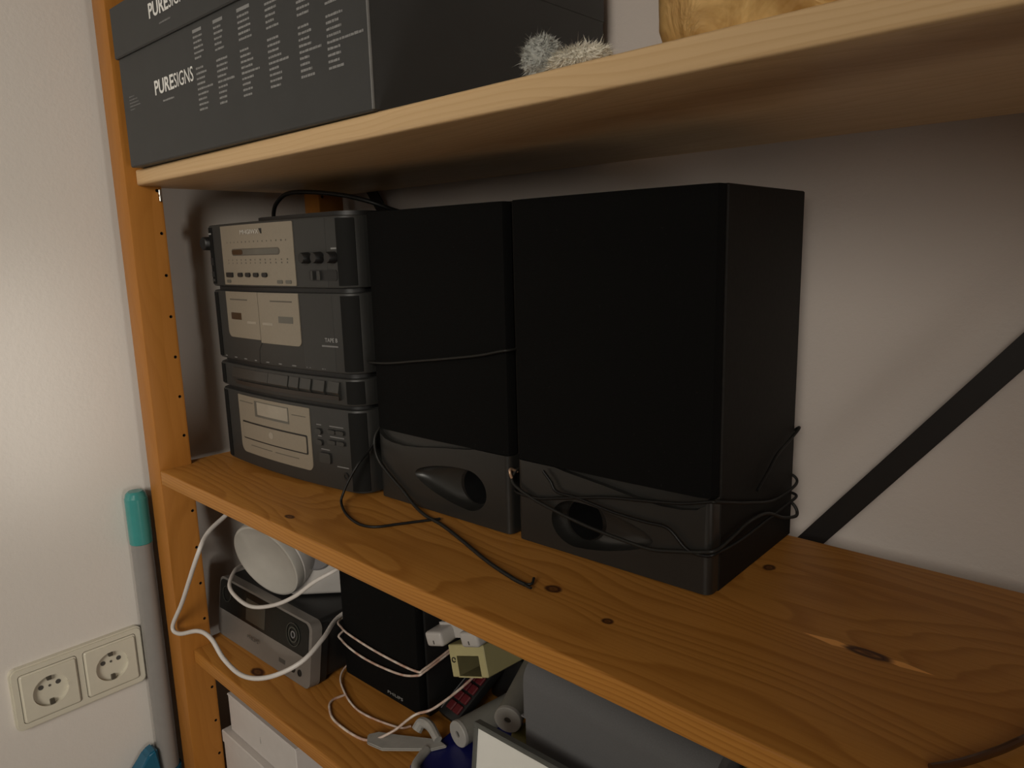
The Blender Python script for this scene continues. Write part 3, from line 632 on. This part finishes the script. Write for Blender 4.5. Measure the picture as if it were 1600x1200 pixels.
# white round appliance lying on the radio
wa = thing('appliance', 'white round-faced plastic appliance standing on top of the radio', 'appliance', (0.1003, 0.0779, -0.1197))
RQ = Vector((0.2369, -0.9335, -0.2692)).to_track_quat('Z', 'Y')
aim = lambda q: RQ @ q
obj('face_dish', lathe(BM(), [(0.0, -0.0085), (0.020, -0.0080), (0.026, -0.0060), (0.036, -0.0045), (0.0475, -0.0012), (0.0500, 0.0), (0.0525, -0.0004), (0.0534, -0.0030), (0.0534, -0.0110), (0.0, -0.0110)], 56, aim), 'white_matte', wa)
obj('housing', lathe(BM(), [(0.0, -0.0112), (0.0526, -0.0112), (0.0540, -0.0130), (0.0535, -0.0300), (0.0450, -0.0480), (0.030, -0.060), (0.0, -0.064)], 56, aim), 'white_plastic', wa)
BR = Matrix.Rotation(math.radians(46), 3, 'Z'); B0 = Vector((0.0150, 0.0210, -0.0513))
bm = BM(); box(bm, 0.0, 0.0900, 0.0, 0.0500, 0.0, 0.0620, 0.006, 3)
for v_ in bm.verts: v_.co = B0 + BR @ v_.co
obj('base_block', bm, 'white_plastic', wa)
obj('lens', lathe(BM(), [(0.0200, 0.0), (0.0200, 0.0035), (0.0180, 0.0045), (0.0165, 0.0030), (0.0, 0.0018)], 36, lambda q: B0 + BR @ Vector((0.0380+q.x, -q.z, 0.0560+q.y))), 'lens_grey', wa)
cable('power_cable', [(0.0650, 0.0900, -0.0350), (0.0729, 0.0450, -0.0552), (0.0859, 0.0150, -0.0660), (0.0960, -0.0040, -0.0860), (0.0404, -0.0060, -0.1614), (0.0043, -0.0080, -0.2064), (0.0230, -0.0080, -0.2105), (0.0799, -0.0060, -0.1872), (0.1103, -0.0040, -0.1871), (0.1355, -0.0020, -0.2050), (0.1777, 0.0000, -0.2103), (0.2194, 0.0100, -0.1995), (0.2472, 0.0350, -0.1821), (0.2385, 0.0700, -0.1715), (0.2060, 0.1110, -0.1740), (0.2035, 0.1500, -0.1700)], 0.0027, 'white_cord', 'thick white cable hanging in a long loop in front of the radio', 8, 10)
cable('power_cable', [(0.0004, 0.1100, -0.1610), (0.0080, 0.0900, -0.1560), (0.0239, 0.0720, -0.1525), (0.0525, 0.0500, -0.1570), (0.0860, 0.0440, -0.1615), (0.1267, 0.0430, -0.1590), (0.1713, 0.0480, -0.1440), (0.2089, 0.0550, -0.1235), (0.2363, 0.0650, -0.1014), (0.2536, 0.0800, -0.0885), (0.2450, 0.1000, -0.0900), (0.1850, 0.1300, -0.1200)], 0.0024, 'white_cord', 'thinner white cable looped under the round-faced appliance', 8, 10)

# ------------------------------------------------------------------ lower shelf: small black speaker and wires
ss = thing('small_speaker', 'small plain black loudspeaker between the radio and the loose clutter', 'speaker', (0.2075, 0.1165, LZ), (0, 0, math.radians(1.5)))
obj('cabinet', box(BM(), 0, 0.143, 0.010, 0.140, 0, 0.215, 0.002, 2), 'radio_case', ss)
obj('grille', box(BM(), 0.002, 0.141, -0.002, 0.011, 0.006, 0.212, 0.003, 2), 'grille_cloth', ss)
text('brand_lettering', 'PHILIPS', 0.0036, 'grey_ink', ss, (0.0850, -0.0023, 0.0130), 0.0270)
cable_thing('loose_wire', 'clear twin speaker wire wrapped in two strands round the small black speaker', [
    ('wire', [(0.2030, 0.190, -0.168), (0.2030, 0.120, -0.178), (0.2120, 0.1120, -0.1855), (0.2446, 0.112, -0.1899), (0.2943, 0.113, -0.1915), (0.3480, 0.1155, -0.1900), (0.3555, 0.1230, -0.187), (0.3555, 0.165, -0.180)], 0.0014, 'clear_wire'),
    ('wire', [(0.2030, 0.190, -0.186), (0.2030, 0.120, -0.196), (0.2110, 0.1120, -0.2030), (0.2554, 0.112, -0.2090), (0.3167, 0.113, -0.2041), (0.3490, 0.1155, -0.1950), (0.3560, 0.1230, -0.190), (0.3560, 0.165, -0.183)], 0.0014, 'clear_wire')])
cable('loose_wire', [(0.2000, 0.1400, LZ+0.012), (0.2030, 0.1150, LZ+0.006), (0.2251, 0.0980, LZ+0.0022), (0.2798, 0.0832, LZ+0.0016), (0.3370, 0.0937, LZ+0.0016), (0.3480, 0.1050, LZ+0.0016)], 0.0013, 'clear_wire', 'clear wire lying in a short arc in front of the small black speaker')
cable('loose_wire', [(0.2420, 0.0900, LZ+0.0013), (0.2400, 0.0750, LZ+0.0013), (0.2504, 0.0641, LZ+0.0013), (0.2781, 0.0544, LZ+0.0013), (0.3280, 0.0575, LZ+0.0016), (0.3516, 0.0740, LZ+0.0120), (0.3640, 0.0980, LZ+0.0260), (0.3800, 0.1130, LZ+0.0340), (0.3920, 0.1500, LZ+0.0500), (0.3900, 0.1850, LZ+0.0600)], 0.0015, 'clear_wire', 'clear wire curving up from the shelf over the white plastic strip', 8, 8)

# ------------------------------------------------------------------ lower shelf: clutter
cb_ = thing('cream_housing', 'cream plastic housing with a square window propped under the shelf', 'housing', (0.4179, 0.1324, -0.1772), (math.radians(-8.2), math.radians(-17.2), math.radians(8.1)))
bm = BM(); box(bm, -0.025, 0.025, 0.0, 0.100, 0.0, 0.0340, 0.0010, 1); o_ = obj('shell', bm, 'cream_plastic', cb_)
cut(o_, box(BM(), -0.0145, 0.0165, -0.01, 0.085, 0.0016, 0.0225), 'cream_inside')
obj('lip', box(BM(), -0.0155, 0.0175, -0.0008, 0.001, 0.0002, 0.0016), 'cream_plastic', cb_)
obj('wire_loop', tube(BM(), [(-0.0185+0.0024*math.cos(a), -0.0012, 0.0185+0.0024*math.sin(a)) for a in [i*math.pi/6 for i in range(12)]], 0.0005, 6, 3), 'cable_grey', cb_)
wp = thing('twin_plug', 'white two-pronged rounded plug piece on the cream housing', 'plug', (0.3660, 0.1190, -0.1560), (0, math.radians(-17), math.radians(6)))
for x in (0.0, 0.0520):
    obj('lobe', box(BM(), x, x+0.0250, 0.0, 0.030, 0.0, 0.0165, 0.0035, 3), 'white_plastic', wp)
    obj('slot', box(BM(), x+0.0115, x+0.0130, -0.0003, 0.001, 0.0035, 0.0075), 'print_dark', wp)
bm = BM(); prism(bm, [(0.006, 0.020), (0.072, 0.020), (0.066, 0.042), (0.050, 0.060), (0.028, 0.060), (0.012, 0.042)], 0.002, 0.0195)
obj('bridge', bm, 'white_plastic', wp)
dv = thing('black_device', 'dark box-shaped device standing behind the grey rollers', 'device', (0.3720, 0.2050, LZ))
obj('case', box(BM(), 0, 0.120, 0, 0.075, 0, 0.0630, 0.004, 2), 'plastic_black', dv)
kp = thing('keypad', 'black handset with red rubber keys leaning by the small speaker', 'keypad', (0.3580, 0.1420, LZ), (math.radians(32), 0, math.radians(-6)))
obj('case', box(BM(), 0.0, 0.033, 0.0, 0.080, 0.0, 0.012, 0.002, 2), 'plastic_black', kp)
obj('edge_strip', box(BM(), 0.0025, 0.0033, 0.004, 0.075, 0.0118, 0.0126), 'lens_grey', kp)
for i in range(2):
    for j in range(5): obj('key', box(BM(), 0.0085+i*0.0115, 0.0185+i*0.0115, 0.008+j*0.013, 0.0185+j*0.013, 0.0115, 0.0150, 0.001, 1), 'red_rubber', kp)
bl = thing('blue_folder', 'glossy blue plastic folder lying flat under the rollers', 'folder', (0.3980, 0.0620, LZ), (0, 0, math.radians(7)))
obj('cover', box(BM(), 0, 0.105, 0, 0.120, 0.0, 0.0040, 0.0010, 1), 'blue_plastic', bl)
RZ = LZ+0.0040
def roller(label, p0, p1, r):
    p0, p1 = Vector(p0), Vector(p1); L_ = (p1-p0).length; q = (p1-p0).to_track_quat('Z', 'Y')
    t_ = thing('roller', label, 'roller', p0); t_.rotation_euler = q.to_euler()
    obj('tube', lathe(BM(), [(r*0.97, 0.004), (r*0.97, L_)], 32), 'roller_grey', t_)
    obj('end_cap', lathe(BM(), [(0, 0.0045), (r*0.25, 0.0045), (r*0.25, 0.0), (r*0.96, 0.0), (r, 0.0008), (r, 0.0042), (r*0.9, 0.0046), (0.0, 0.0046)], 32), 'roller_cap', t_)
    obj('hub_hole', lathe(BM(), [(0, 0.0016), (r*0.25, 0.0016), (r*0.25, 0.0030), (0, 0.0030)], 16), 'print_dark', t_)
roller('grey tube with pale perforated end cap lying on the blue folder', (0.4145, 0.1140, RZ+0.0142), (0.4230, 0.1930, RZ+0.0142), 0.0140)
roller('grey tube with pale perforated end cap tilted up against the grey case', (0.4920, 0.1105, -0.1812), (0.4490, 0.2100, -0.1735), 0.0138)
wsn = thing('plastic_strip', 'translucent white plastic strip with a folded end among the wires', 'strip', (0, 0, 0))
bm = BM(); prism(bm, [(0.3290, 0.0610), (0.3400, 0.0520), (0.3600, 0.0560), (0.4000, 0.0900), (0.4080, 0.1050), (0.3930, 0.1060), (0.3560, 0.0820), (0.3350, 0.0720)], LZ+0.0040, LZ+0.0075)
bmesh.ops.bevel(bm, geom=bm.edges[:], offset=0.0012, segments=2, affect='EDGES'); obj('blade', bm, 'clear_plastic', wsn)
obj('folded_end', tube(BM(), [(0.3640, 0.1000, LZ+0.0070), (0.3660, 0.1060, LZ+0.0140), (0.3800, 0.1060, LZ+0.0160), (0.3980, 0.1010, LZ+0.0110)], lambda s: 0.0062-0.0015*s, 10), 'clear_plastic', wsn)
cable('clear_hose', [(0.3950, 0.0880, LZ+0.0050), (0.3990, 0.0760, LZ+0.0050), (0.4060, 0.0640, LZ+0.0060), (0.4180, 0.0560, LZ+0.0060), (0.4380, 0.0480, LZ+0.0055), (0.4600, 0.0440, LZ+0.0055)], 0.0048, 'clear_plastic', 'short length of translucent hose curving round the blue folder', 8, 12)
wb = thing('framed_board', 'small glossy white board with thin dark grey frame propped on the lower shelf', 'board', (0.5060, 0.0425, LZ), (math.radians(-9), math.radians(-2), math.radians(0)))
obj('panel', box(BM(), 0.004, 0.196, 0.0, 0.004, 0.004, 0.1020), 'whiteboard', wb)
for nm, a in (('frame_bar', (0, 0.2, -0.002, 0.006, 0.1010, 0.1055)), ('frame_bar', (0, 0.2, -0.002, 0.006, 0.0, 0.0045)), ('frame_bar', (0, 0.0045, -0.002, 0.006, 0.0045, 0.1010)), ('frame_bar', (0.1955, 0.2, -0.002, 0.006, 0.0045, 0.1010))):
    obj(nm, box(BM(), *a, 0.0008, 1), 'rim_grey', wb)
gc = thing('grey_case', 'grey fabric covered case with rounded top edge on the lower shelf', 'case', (0.5330, 0.0880, LZ), (0, 0, math.radians(-3)))
def case_half(name, z0, z1, grow=0.0, r=0.020):
    bm = BM(); pts = [(0.0-grow, z0), (0.0-grow, z1)] if r == 0 else [(-grow, z0), (-grow, z1-r)] + [(-grow+r-r*math.cos(a), z1-r+r*math.sin(a)) for a in [math.pi/2*i/8 for i in range(1, 9)]]
    pts += [(0.180, z1), (0.180, z0)]
    prism(bm, pts, -grow, 0.190, YZ); bmesh.ops.recalc_face_normals(bm, faces=bm.faces[:])
    es = [e for e in bm.edges if all(abs(v_.co.x+grow) < 1e-6 for v_ in e.verts)]
    bmesh.ops.bevel(bm, geom=es, offset=0.004, segments=2, affect='EDGES'); return obj(name, bm, 'grey_fabric', gc)
case_half('lid', 0.1080, 0.1620, 0.0010, 0.022)
case_half('body', 0.0, 0.1078, 0.0, 0)
obj('seam', box(BM(), -0.0008, 0.188, -0.0006, 0.01, 0.1072, 0.1086), 'lens_grey', gc)
ob = thing('olive_box', 'olive coloured box beside the grey case', 'box', (0.7320, 0.0950, LZ))
obj('body', box(BM(), 0, 0.12, 0, 0.15, 0, 0.120, 0.002, 1), 'olive', ob)
obj('lid', box(BM(), -0.001, 0.121, -0.001, 0.151, 0.120, 0.150, 0.002, 1), 'olive', ob)
oc = BM(); box(oc, 0, 0.026, 0, 0.045, 0, 0.0565, 0.006, 3)
setp(obj('sponge', oc, 'olive', loc=(0.4880, 0.1150, LZ)), 'small olive sponge squeezed against the grey case', 'sponge')

# ------------------------------------------------------------------ white boxes below
b1 = thing('white_box', 'smooth white carton lying on top of another white carton', 'carton', (0.0120, 0.0500, -0.3840))
obj('body', box(BM(), 0, 0.176, 0, 0.18, 0, 0.0530, 0.0010, 1), 'white_card', b1)
obj('lid', box(BM(), -0.0008, 0.1768, -0.0008, 0.1808, 0.0530, 0.0560, 0.0008, 1), 'white_card', b1)
text('printed_mark', 'i', 0.010, 'roller_cap', b1, (0.085, -0.0003, 0.020))
b2 = thing('white_box', 'larger white carton at the bottom of the stack of cartons', 'carton', (0.0020, 0.0420, -0.5478))
obj('body', box(BM(), 0, 0.27, 0, 0.20, 0, 0.145, 0.0012, 1), 'white_card', b2)
obj('lid', box(BM(), -0.0012, 0.2712, -0.0012, 0.2012, 0.1450, 0.1635, 0.0012, 1), 'white_card', b2)
obj('printed_mark', box(BM(), 0.110, 0.122, -0.0016, -0.001, 0.1500, 0.1540, 0.0004, 1), 'panel_ink', b2)

# ------------------------------------------------------------------ wall socket
sk = thing('wall_socket', 'ivory double wall socket on the white wall below the shelf', 'socket', (XW, -0.1778, -0.2606), (0, 0, math.radians(90)))
# local x runs along the wall, local -y faces the room
bm = BM(); prism(bm, rrect(0, 0.152, -0.0405, 0.0405, 0.008, 6), -0.0085, 0.0, XZ)
bmesh.ops.recalc_face_normals(bm, faces=bm.faces[:])
es = [e for e in bm.edges if all(abs(v_.co.y+0.0085) < 1e-6 for v_ in e.verts)]
bmesh.ops.bevel(bm, geom=es, offset=0.002, segments=2, affect='EDGES'); fr = obj('frame', bm, 'socket_ivory', sk)
for i, cx in enumerate((0.0405, 0.1115)):
    grow = 0.0315
    cut(fr, prism(BM(), rrect(cx-grow-0.0008, cx+grow+0.0008, -grow-0.0008, grow+0.0008, 0.004, 4), -0.02, -0.0050, XZ))
    bm = BM(); prism(bm, rrect(cx-grow, cx+grow, -grow, grow, 0.0035, 4), -0.0110, -0.0052, XZ); bmesh.ops.recalc_face_normals(bm, faces=bm.faces[:])
    es = [e for e in bm.edges if all(abs(v_.co.y+0.0110) < 1e-6 for v_ in e.verts)]
    bmesh.ops.bevel(bm, geom=es, offset=0.0022, segments=3, affect='EDGES'); ins = obj('insert', bm, 'socket_ivory', sk)
    cut(ins, prism(BM(), ellipse(cx, 0, 0.0198, 0.0198, 36), -0.02, -0.0058, XZ))
    for sx in (-1, 1):
        obj('pin_hole', lathe(BM(), [(0.0, 0.0061), (0.0030, 0.0061), (0.0030, 0.0054), (0, 0.0054)], 16, lambda q, cx=cx, sx=sx: Vector((cx+sx*0.0095+q.x, -q.z, 0.0020+q.y+0.0035))), 'print_dark', sk)
    obj('centre_screw', lathe(BM(), [(0.0, 0.0062), (0.0016, 0.0062), (0.0016, 0.0054), (0, 0.0054)], 12, lambda q, cx=cx: Vector((cx+q.x, -q.z, q.y+0.0045))), 'silver_dark', sk)
    for s in (-1, 1): obj('earth_clip', box(BM(), cx-0.0026, cx+0.0026, -0.0100, -0.0056, s*0.0165-0.0034, s*0.0165+0.0034, 0.0006, 1), 'socket_pin', sk)
    obj('guide_notch', box(BM(), cx+0.0190, cx+0.0215, -0.0112, -0.0080, -0.0025, 0.0025), 'socket_ivory', sk)

# ------------------------------------------------------------------ broom handle by the wall
hd = thing('broom', 'grey broom handle with turquoise grip and blue dustpan between wall and post', 'broom', (-0.0535, -0.0140, ZF))
H = -0.0330-ZF
obj('grip', lathe(BM(), [(0.0, H), (0.009, H-0.0008), (0.0122, H-0.004), (0.0132, H-0.009), (0.0140, H-0.010), (0.0140, H-0.071), (0.0132, H-0.072), (0, H-0.072)], 36), 'teal', hd)
obj('handle', lathe(BM(), [(0.0131, H-0.0715), (0.0131, 0.10)], 36), 'alu_tube', hd)
obj('brush_head', box(BM(), -0.0135, 0.0145, -0.10, 0.0140, 0.02, 0.10, 0.006, 3), 'blue_broom', hd)
obj('bristles', box(BM(), -0.0110, 0.0120, -0.095, 0.0100, 0.0, 0.022), 'plastic_black', hd)
bm = BM(); prism(bm, [(0.0130, 0.0), (0.0150, -0.05), (0.0150, -0.30), (-0.120, -0.30), (-0.060, -0.10), (-0.020, -0.030), (0.0, -0.004)], -0.0120, 0.0120, YZ)
bmesh.ops.bevel(bm, geom=bm.edges[:], offset=0.0035, segments=3, affect='EDGES'); dpn = obj('dustpan', bm, 'blue_broom', hd, loc=(0.0005, -0.0290, -0.395-ZF))
obj('hanger', lathe(BM(), [(0.0155, -0.01), (0.0155, 0.01), (0.0138, 0.01), (0.0138, -0.01)], 28, lambda q: Vector((q.x-0.0005, 0.0290+q.y, q.z-0.05)), False), 'blue_broom', dpn)

# glossy brown strap at the open end of the middle shelf
st = BM(); tube(st, [(0.8610, 0.0360, 0.0024), (0.8712, 0.0489, 0.0030), (0.8838, 0.0705, 0.0040), (0.8921, 0.0875, 0.0050), (0.9010, 0.1080, 0.0040), (0.9150, 0.1300, 0.0024)], 0.0022, 10)
setp(obj('glossy_rod', st, 'brown_gloss'), 'glossy dark brown rod lying on the orange shelf', 'rod')
